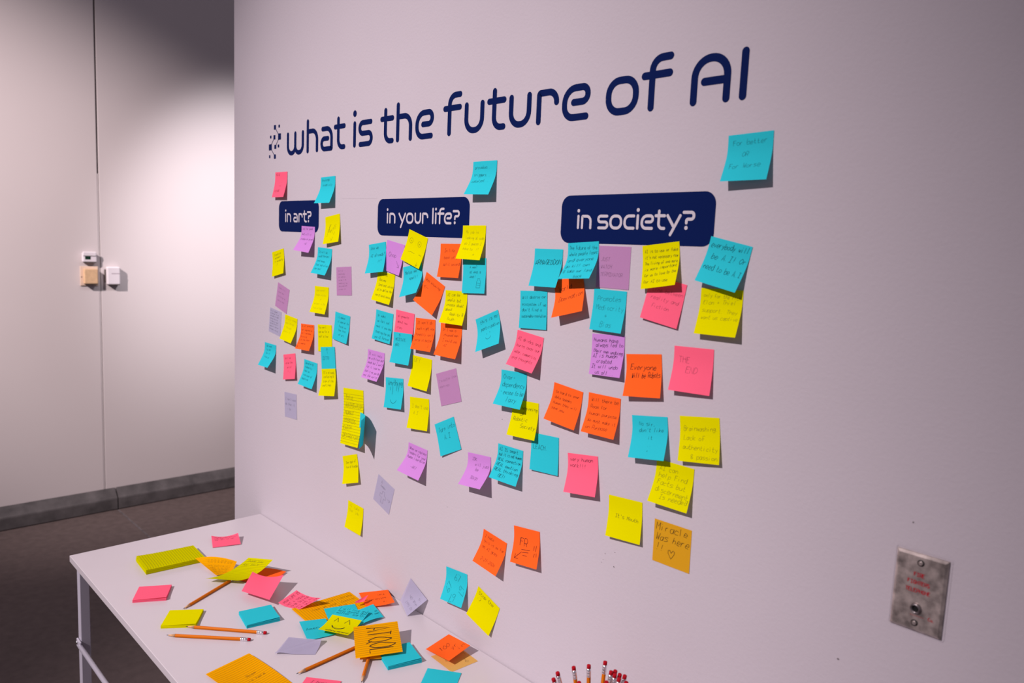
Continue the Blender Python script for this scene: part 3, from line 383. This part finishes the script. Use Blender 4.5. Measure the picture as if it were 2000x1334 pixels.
for i,j in((0,2),(2,6),(3,5),(5,8)):
    A=((SQ[i][0]+SQ[i][1])/2,(SQ[i][2]+SQ[i][3])/2);B=((SQ[j][0]+SQ[j][1])/2,(SQ[j][2]+SQ[j][3])/2)
    v,f=ribbon([A,B],2.3); rel(mesh('link_line',[(p[0]/1000,-.00045,p[1]/1000) for p in v],f,NAVY),emb)
def panel(x0,x1,z0,z1,label,base,letters,tilt=0):
    e=empty('header_panel',((x0+x1)/2,0,z0)); tag(e,label,'sign','navy header panels')
    pts=fillet([(x0,z0,.021),(x1,z0,.021),(x1,z1,.021),(x0,z1,.021)],True,8)[:-1]; xm=(x0+x1)/2
    rel(mesh('panel_face',[(x,-.0005,z+tilt*(x-xm)) for x,z in pts],[tuple(range(len(pts)))],NAVY),e)
    for ch,x in letters: rel(glyph(ch,x/1000,base+tilt*(x/1000-xm),.000396,-.0009,VWHITE,None,sw=13.2),e)
panel(.3153,.5530,1.6575,1.7472,'navy rounded panel reading "in art?"',1.6853,[('i',356.8),('n',367),('a',407),('r',438),('t',463.2),('?',487.8)])
panel(.8464,1.2026,1.6556,1.7453,'navy rounded panel reading "in your life?"',1.6852,[('i',887.6),('n',898.6),('y',937.2),('o',969),('u',1002.8),('r',1032.3),('l',1070.8),('i',1081.8),('f',1089.9),('e',1114.9),('?',1145.2)])
panel(1.4761,1.8127,1.6539,1.7430,'navy rounded panel reading "in society?"',1.6803,[('i',1517.9),('n',1527.7),('s',1567),('o',1595.8),('c',1628),('i',1656.5),('e',1665.8),('t',1694.8),('y',1719),('?',1751.2)],.0052)
# ---------------------------------------------------------------- handwriting
FONT={'a':'46 16 04 12 32 45 46 42','b':'09 02 32 44 36 04','c':'45 26 04 12 42','d':'46 16 04 12 32 44 49 42','e':'04 44 36 16 03 12 42','f':'49 29 18 12|05 35','g':'46 16 04 13 33 46 41 20 01','h':'09 02|04 26 45 42','i':'16 12|18 18','j':'26 21 10 00|28 28','k':'09 02|46 04 42','l':'19 12','m':'06 02|05 16 25 22|25 36 45 42','n':'06 02|04 26 45 42','o':'26 05 03 22 43 45 26','p':'06 00|05 26 45 43 22 03','q':'45 26 05 03 22 43|46 40 51','r':'06 02|04 16 36','s':'46 16 05 34 43 22 02','t':'19 13 22 42|06 36','u':'06 03 22 43 46 42','v':'06 22 46','w':'06 12 25 32 46','x':'06 42|46 02','y':'06 23|46 10','z':'06 46 02 42',
'A':'02 29 42|14 34','B':'02 09 39 47 26 06|26 44 32 02','C':'48 29 06 04 22 43','D':'02 09 29 47 44 22 02','E':'49 09 02 42|06 36','F':'49 09 02|06 36','G':'48 29 06 04 22 43 45 25','H':'09 02|49 42|06 46','I':'09 49|29 22|02 42','J':'29 49|39 33 12 03','K':'09 02|49 05 42','L':'09 02 42','M':'02 09 25 49 42','N':'02 09 42 49','O':'29 06 04 22 44 47 29','P':'02 09 39 47 35 05','Q':'29 06 04 22 44 47 29|33 51','R':'02 09 39 47 35 05|25 42','S':'48 29 08 06 35 44 32 02','T':'09 49|29 22','U':'09 04 22 44 49','V':'09 22 49','W':'09 12 26 32 49','X':'09 42|49 02','Y':'09 25 49|25 22','Z':'09 49 02 42',
'0':'29 06 04 22 44 47 29','1':'18 29 22','2':'08 29 47 02 42','6':'39 15 03 22 43 35 14','7':'09 49 12','9':'45 36 16 08 29 48 42',
'.':'12 12',',':'13 01','!':'29 24|22 22','?':'08 29 47 25 24|22 22','-':'05 35',"'":'29 27','&':'42 07 29 37 04 12 32 45','+':'05 45|27 23',':':'15 15|12 12',')':'19 36 34 11','^':'15 27 35'}
SHARP=set('AEFHIKLMNTVWXYZvwxz14-^+')
def catmull(P,n=3):
    out=[]
    for i in range(len(P)-1):
        p0=P[max(i-1,0)];p1=P[i];p2=P[i+1];p3=P[min(i+2,len(P)-1)]
        for k in range(n):
            t=k/n
            out.append(tuple(.5*((2*p1[j])+(-p0[j]+p2[j])*t+(2*p0[j]-5*p1[j]+4*p2[j]-p3[j])*t*t+(-p0[j]+3*p1[j]-3*p2[j]+p3[j])*t**3) for j in(0,1)))
    out.append(P[-1]); return out
def write(lines,u,v,h,ls,rng,asp,maxw=.97,wide=0):
    """handwritten polylines in sheet coords (u right 0..1, v down 0..1); h = cap height as fraction of width"""
    PL=[];s=h/7
    for li,t in enumerate(lines):
        n=max(len(t),1); adv=(5.4 if not wide else 6.2)*s
        if u+n*adv>maxw: adv=(maxw-u)/n
        kx=adv/(5.4*s)*s*.98; base=v+li*ls; x=u; dr=rng.uniform(-.06,.03)
        sl=rng.uniform(0,.3)
        for ch in t:
            if ch!=' ':
                dy=rng.uniform(-.25,.25); sc=rng.uniform(.9,1.1)
                for st in FONT.get(ch,FONT['-']).split('|'):
                    P=[((int(a[0])+rng.uniform(-.28,.28)),(int(a[1])-2+rng.uniform(-.28,.28))) for a in st.split()]
                    dot=len(P)==2 and st.split()[0]==st.split()[1]
                    if dot: P=[P[0]]
                    elif ch not in SHARP and len(P)>2: P=catmull(P)
                    PL.append([(x+(a*sc+b*sl)*kx,base+dr*(x-u)-((b*sc+dy)*s)/asp) for a,b in P])
            x+=adv
    return PL
def circ(x,y,rx,ry,n=14,a0=0,a1=6.4): return [(x+rx*math.cos(a0+(a1-a0)*k/n),y+ry*math.sin(a0+(a1-a0)*k/n)) for k in range(n+1)]
def doodle(name,rng):
    d=[]
    if name=='face1': d=[[(.4,.42),(.42,.42)],[(.58,.4),(.6,.41)],circ(.5,.5,.09,.05,8,.4,2.8)]
    elif name=='scribble':
        d=[[(.2,.75),(.24,.45),(.3,.6),(.33,.3),(.3,.5)],[(.28,.42),(.42,.3)],[(.42,.5),(.4,.62),(.5,.45),(.52,.65)],[(.6,.55),(.66,.35),(.7,.5),(.74,.33)],[(.68,.6),(.62,.72)],[(.45,.82),(.52,.92),(.6,.78)],[(.36,.58),(.44,.52)],[(.55,.42),(.6,.5)]]
    elif name=='uparrow': d=[[(.47,.25),(.46,.06)],[(.4,.13),(.46,.05),(.53,.12)]]
    elif name=='uparrow2': d=[[(.36,.2),(.35,.05)],[(.31,.1),(.35,.04),(.4,.1)]]
    elif name=='cross': d=[[(.42,.42),(.55,.42),(.55,.55),(.66,.55),(.66,.66),(.55,.66),(.55,.85),(.42,.85),(.42,.66),(.31,.66),(.31,.55),(.42,.55),(.42,.42)],[(.74,.56),(.9,.56)],[(.84,.5),(.91,.56),(.84,.63)]]
    elif name=='choparrow': d=[[(.68,.58),(.86,.76)],[(.76,.76),(.87,.77),(.86,.66)]]
    elif name=='stare': d=[circ(.22,.3,.085,.085),circ(.66,.3,.085,.085),circ(.22,.31,.012,.015),circ(.66,.31,.012,.015),[(.2,.66),(.36,.63),(.55,.64)],[(.76,.62),(.8,.6),(.84,.62),(.9,.6)],[(.8,.85),(.82,.96)],[(.77,.92),(.82,.97),(.87,.9)]]
    elif name=='leftarrow': d=[[(.34,.42),(.12,.42)],[(.19,.37),(.11,.42),(.2,.48)]]
    elif name=='bottle': d=[[(.66,.58),(.76,.58),(.76,.62),(.8,.66),(.78,.84),(.62,.84),(.63,.66),(.67,.62),(.66,.58)],[(.64,.7),(.78,.72)],[(.64,.76),(.78,.77)]]
    elif name=='smile': d=[[(.42,.53),(.43,.57)],[(.55,.5),(.56,.54)],circ(.5,.64,.11,.08,8,.1,3.0)]
    elif name=='bigsmile': d=[circ(.5,.7,.17,.13,9,.1,3.0),[(.42,.3),(.4,.55)],[(.66,.2),(.62,.42)],[(.78,.18),(.72,.45)],[(.3,.3),(.28,.42)]]
    elif name=='heart': d=[[(.5,.82),(.42,.7),(.42,.63),(.46,.62),(.5,.68),(.55,.61),(.59,.63),(.58,.7),(.5,.82)]]
    elif name=='fr': d=[[(.34,.6),(.66,.57)],[(.38,.67),(.62,.64)],[(.42,.74),(.58,.74)],[(.14,.85),(.36,.66)],[(.15,.74),(.13,.86),(.27,.86)],[(.8,.42),(.8,.55)],[(.88,.4),(.87,.56)],[(.84,.62),(.82,.72)],[(.9,.6),(.92,.7)]]
    elif name=='sixtyseven':
        for (cx_,cy_,an) in((.55,.22,.15),(.22,.58,-1.2),(.8,.55,1.5),(.5,.84,2.9)):
            for ch,ox in(('6',-.14),('7',.01)):
                for st in FONT[ch].split('|'):
                    P=catmull([(int(a[0])*.032+ox,-(int(a[1])-5.5)*.032) for a in st.split()]) if ch=='6' else [(int(a[0])*.032+ox,-(int(a[1])-5.5)*.032) for a in st.split()]
                    d.append([(cx_+x*math.cos(an)-y*math.sin(an),cy_+x*math.sin(an)+y*math.cos(an)) for x,y in P])
    elif name=='blackout':
        for k in range(7): d.append([(.25+.09*k,.24),(.3+.09*k,.1),(.33+.09*k,.25),(.36+.09*k,.1)])
        d+=[[(.22,.12),(.9,.11)],[(.22,.18),(.9,.17)],[(.22,.23),(.9,.23)]]
    elif name=='happy':
        d=[[(.2,.3),(.26,.1),(.34,.3)],[(.55,.3),(.64,.1),(.74,.32)],circ(.46,.5,.22,.2,12,.15,3.0),circ(.46,.49,.21,.17,12,.2,2.95),circ(.46,.52,.19,.19,12,.4,2.7)]
    return d
def inkmesh(name,PL,surf,w,lift,mat,parent,Wd,Ld):
    V=[];F=[]
    for p in PL:
        q=[(a*Wd,b*Ld) for a,b in p]; v,f=ribbon(q,w); b=len(V)
        V+=[surf(min(max(x/Wd,0),1),min(max(y/Ld,0),1),lift) for x,y in v]; F+=[tuple(i+b for i in k) for k in f]
    if not V: return
    o=mesh(name,V,F,mat); rel(o,parent); o['kind']='stuff'; return o
def add_text(e,surf,Wd,Ld,txt,o,seed,ink_w=.00064):
    rng=random.Random(seed); PL=[]; asp=Ld/Wd
    u=o.get('u',.1); v=o.get('v',.18); h=o.get('h',.08); ls=o.get('ls',h*2)
    if txt: PL+=write(txt.split('|'),u,v+(h*.5 if v<.2 else 0)/asp,h,ls,rng,asp,wide=o.get('wide',0))
    for t,a,b,hh in o.get('extra',[]): PL+=write([t],a,b,hh,.1,rng,asp)
    if o.get('doodle'): PL+=doodle(o['doodle'],rng)
    k=o.get('ink','dark'); wd=ink_w*(1.5 if h>=.16 else 1.15 if h>=.1 else .95)
    if o.get('wide'): wd=.0021
    if o.get('doodle') in('happy',): wd=.0012
    if PL: inkmesh('handwriting',PL,surf,wd,.00035,INK[k],e,Wd,Ld)
    r=o.get('ruled')
    if r:
        RL=[]; n=int((Ld if r in(1,'h') else Wd)/(.0075 if r==1 else .0064))
        for i in range(1,n):
            t=i/n
            if r==1 and t<.1: continue
            RL.append([(k_/8,t) for k_ in range(9)] if r in(1,'h') else [(t,k_/8) for k_ in range(9)])
        inkmesh('ruled_lines',RL,surf,.0007,.0005,RULE,e,Wd,Ld)
# ---------------------------------------------------------------- notes on the wall
def prof(A,L,n=40):
    N=[0];Vv=[0]
    for i in range(n):
        s=(i+.5)/n; t=min(max((s-.10)/.55,0),1); th=A*(t*t*(3-2*t)*.75+.25*min(max((s-.1)/.9,0),1))
        N.append(N[-1]+L*math.sin(th)/n); Vv.append(Vv[-1]+L*math.cos(th)/n)
    return N,Vv
def sample(a,t):
    x=t*(len(a)-1); i=min(int(x),len(a)-2); f=x-i; return a[i]*(1-f)+a[i+1]*f
def note_surface(x,z,r,aL,aR,Wd,Ld,n0):
    U=Vector((math.cos(r),0,math.sin(r)));D=Vector((math.sin(r),0,-math.cos(r)));Nn=Vector((0,-1,0));T=Vector((x,-n0,z))
    PR=[prof(aL+(aR-aL)*k/8,Ld) for k in range(9)]
    def surf(u,v,lift=0):
        k=u*8;i=min(int(k),7);f=k-i
        n=sample(PR[i][0],v)*(1-f)+sample(PR[i+1][0],v)*f; d=sample(PR[i][1],v)*(1-f)+sample(PR[i+1][1],v)*f
        p=T+U*Wd*(u-.5)+D*d+Nn*n
        if lift:
            th=math.atan2(sample(PR[i][0],min(v+.02,1))-sample(PR[i][0],max(v-.02,0)),sample(PR[i][1],min(v+.02,1))-sample(PR[i][1],max(v-.02,0)))
            p+=(Nn*math.cos(th)-D*math.sin(th))*lift
        return p
    return surf
def sheet_mesh(name,surf,nu,nv,mat):
    V=[surf(i/nu,j/nv) for j in range(nv+1) for i in range(nu+1)]
    F=[(j*(nu+1)+i,(j+1)*(nu+1)+i,(j+1)*(nu+1)+i+1,j*(nu+1)+i+1) for j in range(nv) for i in range(nu)]
    return mesh(name,V,F,mat,smooth=True)
def wall_note(col,p,sz,label,txt,o,seed):
    surf=note_surface(*p,*sz); e=empty('sticky_note',tuple(surf(.5,0)))
    tag(e,label,'sticky note','sticky notes on the wall')
    flat=p[3]<.02 and p[4]<.02
    rel(sheet_mesh('sheet',surf,6,4 if flat else 18,PAPER[col]),e)
    add_text(e,surf,sz[0],sz[1],txt,o,seed); return e
for i,(col,p,sz,label,txt,o) in enumerate(NOTES): wall_note(col,p,sz,label,txt,o,i)
wall_note('blue',(.7965,1.1545,math.pi/2-.09,.93,.91),(.0762,.0762,.0105),'teal note turned sideways, flaring out from the long yellow lined note','',{'extra':[]},200)
# ---------------------------------------------------------------- leaning lavender note
def patch(C,off=None,arch=None,up_only=True):
    C=[Vector(c) for c in C]; off=off or (0,)*9
    def lag(t): return (2*(t-.5)*(t-1),-4*t*(t-1),2*t*(t-.5))
    def base(u,v):
        p=(C[0]*(1-u)+C[1]*u)*(1-v)+(C[3]*(1-u)+C[2]*u)*v
        a,b=lag(u),lag(v); h=sum(off[j*3+i]*a[i]*b[j] for i in range(3) for j in range(3))
        p=p+Vector((0,0,h/1000))
        if arch: p=p+arch(u,v)
        return p
    nsign=1
    def surf(u,v,lift=0):
        p=base(u,v)
        if lift:
            if lift<0: lift=-lift
            n=(base(min(u+.02,1),v)-base(max(u-.02,0),v)).cross(base(u,max(v-.02,0))-base(u,min(v+.02,1))).normalized()
            if up_only and n.z<0: n=-n
            p=p+n*lift
        return p
    return surf
def leanarch(u,v):
    w=u*v; return Vector((0,.012,-.010))*(4*u*(1-u)*v*(1-v))+Vector((0,.010,0))*(4*u*(1-u))*v*.3
ls=patch(LEAN,None,arch=lambda u,v:Vector((0,.0055,-.004))*(16*u*(1-u)*v*(1-v)))
e=empty('sticky_note',tuple(ls(1,1))); tag(e,'pale lavender note leaning on the wall with its lower corner on the table','sticky note')
rel(sheet_mesh('sheet',ls,12,12,PAPER['lavender']),e)
lr=lambda u,v,l=0: ls(1-u,1-v,l)
add_text(e,lr,.0762,.0762,'NO THAT|what-Dh|is',dict(u=.12,v=.3,h=.11,ls=.24,ink='mid'),321)
# ---------------------------------------------------------------- table
TZ=.7397
tb=empty('work_table',(.2,-.28,0)); tag(tb,'white rectangular table standing against the wall under the notes','table')
rel(box('table_top',.202,2.30,-.559,-.0026,TZ-.0182,TZ,MTABLE,None,.0012),tb)
for x in(.233,2.245):
    for y in(-.5495,-.060): rel(box('leg',x,x+.025,y,y+.025,0,TZ-.0182,MSTEEL,None,.002),tb)
def rod(y):
    V,F=revolve((.262,y,.497),(2.241,y,.497),[(0,.0062),(1.979,.0062)],14); rel(mesh('stretcher',V,F,MSTEEL,None,True),tb)
    for x0,x1 in((.236,.272),(2.231,2.267)):
        rel(box('flattened_end',x0,x1,y-.0022,y+.0022,.487,.511,MSTEEL,None,.0015),tb)
    for x in(.2455,2.2575):
        V,F=revolve((x,y-.006,.502),(x,y+.004,.502),[(0,.003),(.001,.0045),(.004,.0045),(.0101,.0035)],12); rel(mesh('bolt',V,F,MFERR,None,True),tb)
rod(-.5535); rod(-.0628)
for y in(-.545,-.040): rel(box('apron_rail',.258,2.245,y,y+.015,TZ-.034,TZ-.0182,MSTEEL),tb)
# ---------------------------------------------------------------- loose sheets on the table
for i,(col,C,off,label,txt,o) in enumerate(SHEETS):
    s=patch(C,off,(lambda u,v:Vector((0,0,.011))*max(0,1-abs(u+v-1.12)/.3)*(.25+.75*u)*(.6+.4*v)) if o.get('tent') else None); e=empty('loose_note',tuple(s(.5,.5))); tag(e,label,'paper note','loose notes on the table')
    rel(sheet_mesh('sheet',s,18,18,PAPER[col]),e)
    Wd=(Vector(C[1])-Vector(C[0])).length; Ld=(Vector(C[3])-Vector(C[0])).length
    add_text(e,s,Wd,Ld,txt,o,500+i)
# ---------------------------------------------------------------- pads
def pad(col,p,label,ruled,seed):
    x,y,a,w,l,h=p; rng=random.Random(seed); ca,sa=math.cos(a),math.sin(a)
    e=empty('note_pad',(x,y,TZ)); tag(e,label,'note pad','note pads on the table')
    def P(u,v,z): # u along w, v along -l side
        return Vector((x+(u-.5)*w*ca+(v-.5)*l*sa, y+(u-.5)*w*sa-(v-.5)*l*ca, z))
    # page block as a stack of slightly shifted bundles
    nb=max(3,int(h/.0016)); 
    bl=[]
    V=[];F=[]
    for k in range(nb):
        z0=TZ+.0002+(h-.0006)*k/nb; z1=TZ+.0002+(h-.0006)*(k+.96)/nb; du=rng.uniform(-.005,.005); dv=rng.uniform(-.005,.005); b=len(V)
        for z in(z0,z1): V+=[P(u+du,v+dv,z) for u,v in((0,0),(1,0),(1,1),(0,1))]
        F+=[(b,b+1,b+2,b+3),(b+7,b+6,b+5,b+4)]+[(b+i,b+4+i,b+4+(i+1)%4,b+(i+1)%4) for i in range(4)]
    rel(mesh('page_block',V,F,PAPER[col]),e)
    lift=.0016 if ruled else .0012
    cu=.006 if ruled else .0022
    def surf(u,v,lf=0): return P(u,v,TZ+h+.0001+lf+cu*(max(0,v-.35)/.65)**3*u*(0 if ruled else 1)-(.004*(v>.8)*((v-.8)/.2)**2*(1-u) if ruled else 0)+(.0035*((1-u)**4) if ruled else 0))
    rel(sheet_mesh('top_sheet',surf,14,10,PAPER[col]),e)
    if ruled: add_text(e,surf,w,l,'',dict(ruled='v'),seed)
for i,(col,p,label,ru) in enumerate(PADS): pad(col,p,label,ru,900+i)
# ---------------------------------------------------------------- pencils
LEN=.19
def pencil_meshes():
    A=(0,0,0);B=(0,0,1);R=.0037
    def mk(nm,vf,mat,sm=False):
        me=bpy.data.meshes.new(nm); me.from_pydata([tuple(v) for v in vf[0]],[],vf[1]); me.update(); me.materials.append(mat)
        if sm:
            for p in me.polygons: p.use_smooth=True
        return me
    return [('lead_tip',mk('lead_tip',revolve(A,B,[(0,.0003),(.0045,.00105)],10),MLEAD,True)),
     ('sharpened_wood',mk('sharpened_wood',revolve(A,B,[(.0045,.00105),(.0205,R*.98)],12),MCEDAR,True)),
     ('barrel',mk('barrel',revolve(A,B,[(.0195,R*.90),(.0215,R),(.169,R)],6),MWOODP)),
     ('ferrule',mk('ferrule',revolve(A,B,[(.168,.0036),(.1685,.0039),(.171,.0039),(.1716,.0036),(.1725,.0039),(.1765,.0039),(.1772,.0036),(.178,.0039),(.1840,.0038)],16),MFERR,True)),
     ('eraser',mk('eraser',revolve(A,B,[(.182,.0035),(.1892,.0035),(.1898,.0033),(.19,.0029)],16),MERAS,True))]
PM=pencil_meshes()
def pencil(tip,end,label,group,roll):
    t=Vector(tip);d=(Vector(end)-t).normalized()
    e=empty('pencil',tip); e.rotation_mode='QUATERNION'; e.rotation_quaternion=d.to_track_quat('Z','Y')@__import__('mathutils').Quaternion((0,0,1),roll)
    tag(e,label,'pencil',group)
    for nm,me in PM:
        o=bpy.data.objects.new(nm,me); COL.objects.link(o); o.parent=e
for i,(a,b,l) in enumerate(PENCILS): pencil(a,b,l,'pencils lying on the table',.3+i)
V,F=revolve((CUP[0],CUP[1],TZ+.0002),(CUP[0],CUP[1],1),[(0,.0),(0,.040),(.002,.042),(.098,.044),(.100,.0435),(.100,.0425),(.098,.042),(.004,.0395),(.004,0)],40,False)
cp=mesh('pencil_cup',V,F,MCUP,None,True); tag(cp,'plain grey cup holding the upright pencils on the table','cup')
for i,(a,b,l) in enumerate(CUPPENCILS): pencil(a,b,l,'pencils standing in the cup',i*.7)
# ---------------------------------------------------------------- telephone jack plate
def hershey(txt,x,z,h,y,mat,parent,w,seed,center=True):
    rng=random.Random(seed); s=h/7; adv=4.9*s; x0=x-(len(txt)*adv-s)/2 if center else x; V=[];F=[]
    for i,ch in enumerate(txt):
        if ch==' ': continue
        for st in FONT[ch].split('|'):
            P=[(x0+i*adv+int(a[0])*s*.9,z+(int(a[1])-2)*s) for a in st.split()]
            v,f=ribbon(P,w); b=len(V); V+=[(p[0],y,p[1]) for p in v]; F+=[tuple(k+b for k in q) for q in f]
    return rel(mesh('printed_text',V,F,mat),parent)
pl=empty('telephone_jack_plate',(2.1702,0,1.148)); tag(pl,'steel wall plate with red lettering "FIRE FIGHTERS TELEPHONE" and a round jack','wall plate')
def plate(x0,x1,z0,z1,d,bv):
    V=[(x,-.0003,z) for x,z in((x0,z0),(x1,z0),(x1,z1),(x0,z1))]+[(x,-d*.5,z) for x,z in((x0,z0),(x1,z0),(x1,z1),(x0,z1))]+[(x,-d,z) for x,z in((x0+bv,z0+bv),(x1-bv,z0+bv),(x1-bv,z1-bv),(x0+bv,z1-bv))]
    F=[(i,(i+1)%4,4+(i+1)%4,4+i) for i in range(4)]+[(4+i,4+(i+1)%4,8+(i+1)%4,8+i) for i in range(4)]+[(8,9,10,11)]
    return V,F
V,F=plate(2.1383,2.2030,1.1478,1.2556,.006,.0035); rel(mesh('plate',V,F,MPLATE),pl)
for z in(1.2440,1.1600):
    V,F=revolve((2.170,-.0055,z),(2.170,-1,z),[(0,.0046),(.0010,.0044)],18); rel(mesh('screw_recess',V,F,MBLACK,None,True),pl)
    V,F=revolve((2.170,-.0060,z),(2.170,-1,z),[(0,.0031),(.0012,.0029),(.0017,.0018)],18); rel(mesh('screw_head',V,F,MPLATE,None,True),pl)
V,F=revolve((2.1701,-.0058,1.1808),(2.1701,-1,1.1808),[(0,.0072),(.003,.0070),(.0042,.0062),(.0042,.0046),(.001,.0044)],24,False); rel(mesh('jack_bushing',V,F,MSCREW,None,True),pl)
V,F=revolve((2.1701,-.0062,1.1808),(2.1701,-1,1.1808),[(0,.0052),(.0006,.0052)],20); rel(mesh('jack_hole',V,F,MBLACK),pl)
for t,z in(('FIRE',1.2247),('FIGHTERS',1.2137),('TELEPHONE',1.2026)): hershey(t,2.1700,z,.0050,-.00635,MRED,pl,.0009,1)
hershey('-------',2.1725,1.1688,.0036,-.00635,MRED,pl,.0007,1); hershey('Co.',2.1905,1.1690,.0044,-.00635,MRED,pl,.0007,1)
rim=fillet([(2.1355,1.1450,.003),(2.2056,1.1450,.003),(2.2056,1.2585,.003),(2.1355,1.2585,.003)],True,3)
v,f=ribbon(rim,.0014); rel(mesh('caulk_line',[(p[0],-.0006,p[1]) for p in v],f,MWALL),pl)
# ---------------------------------------------------------------- controls on the far wall
X0=-2.28
def wbox(name,y0,y1,z0,z1,d0,d1,mat,e,b=.003): return rel(box(name,X0+d0,X0+d1,y0,y1,z0,z1,mat,None,b),e)
t1=empty('thermostat',(X0,.155,1.455)); tag(t1,'small white thermostat with dark green display on the far wall seam','thermostat')
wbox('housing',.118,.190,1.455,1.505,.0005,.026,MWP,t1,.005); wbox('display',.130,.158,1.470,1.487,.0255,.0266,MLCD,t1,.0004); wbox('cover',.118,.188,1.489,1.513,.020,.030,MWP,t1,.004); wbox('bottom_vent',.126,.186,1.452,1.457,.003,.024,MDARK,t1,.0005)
t2=empty('humidity_sensor',(X0,.152,1.32)); tag(t2,'beige square sensor box on a pale back plate beneath the thermostat','sensor box')
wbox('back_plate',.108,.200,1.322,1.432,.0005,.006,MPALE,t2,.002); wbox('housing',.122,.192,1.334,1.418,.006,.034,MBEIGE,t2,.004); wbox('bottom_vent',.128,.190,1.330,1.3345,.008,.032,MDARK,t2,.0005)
rel(box('plate_screw',X0+.006,X0+.0075,.112,.117,1.369,1.374,MDARK),t2)
t3=empty('wall_sensor',(X0,.272,1.325)); tag(t3,'white sensor box with a slot line, right of the far wall seam','sensor box')
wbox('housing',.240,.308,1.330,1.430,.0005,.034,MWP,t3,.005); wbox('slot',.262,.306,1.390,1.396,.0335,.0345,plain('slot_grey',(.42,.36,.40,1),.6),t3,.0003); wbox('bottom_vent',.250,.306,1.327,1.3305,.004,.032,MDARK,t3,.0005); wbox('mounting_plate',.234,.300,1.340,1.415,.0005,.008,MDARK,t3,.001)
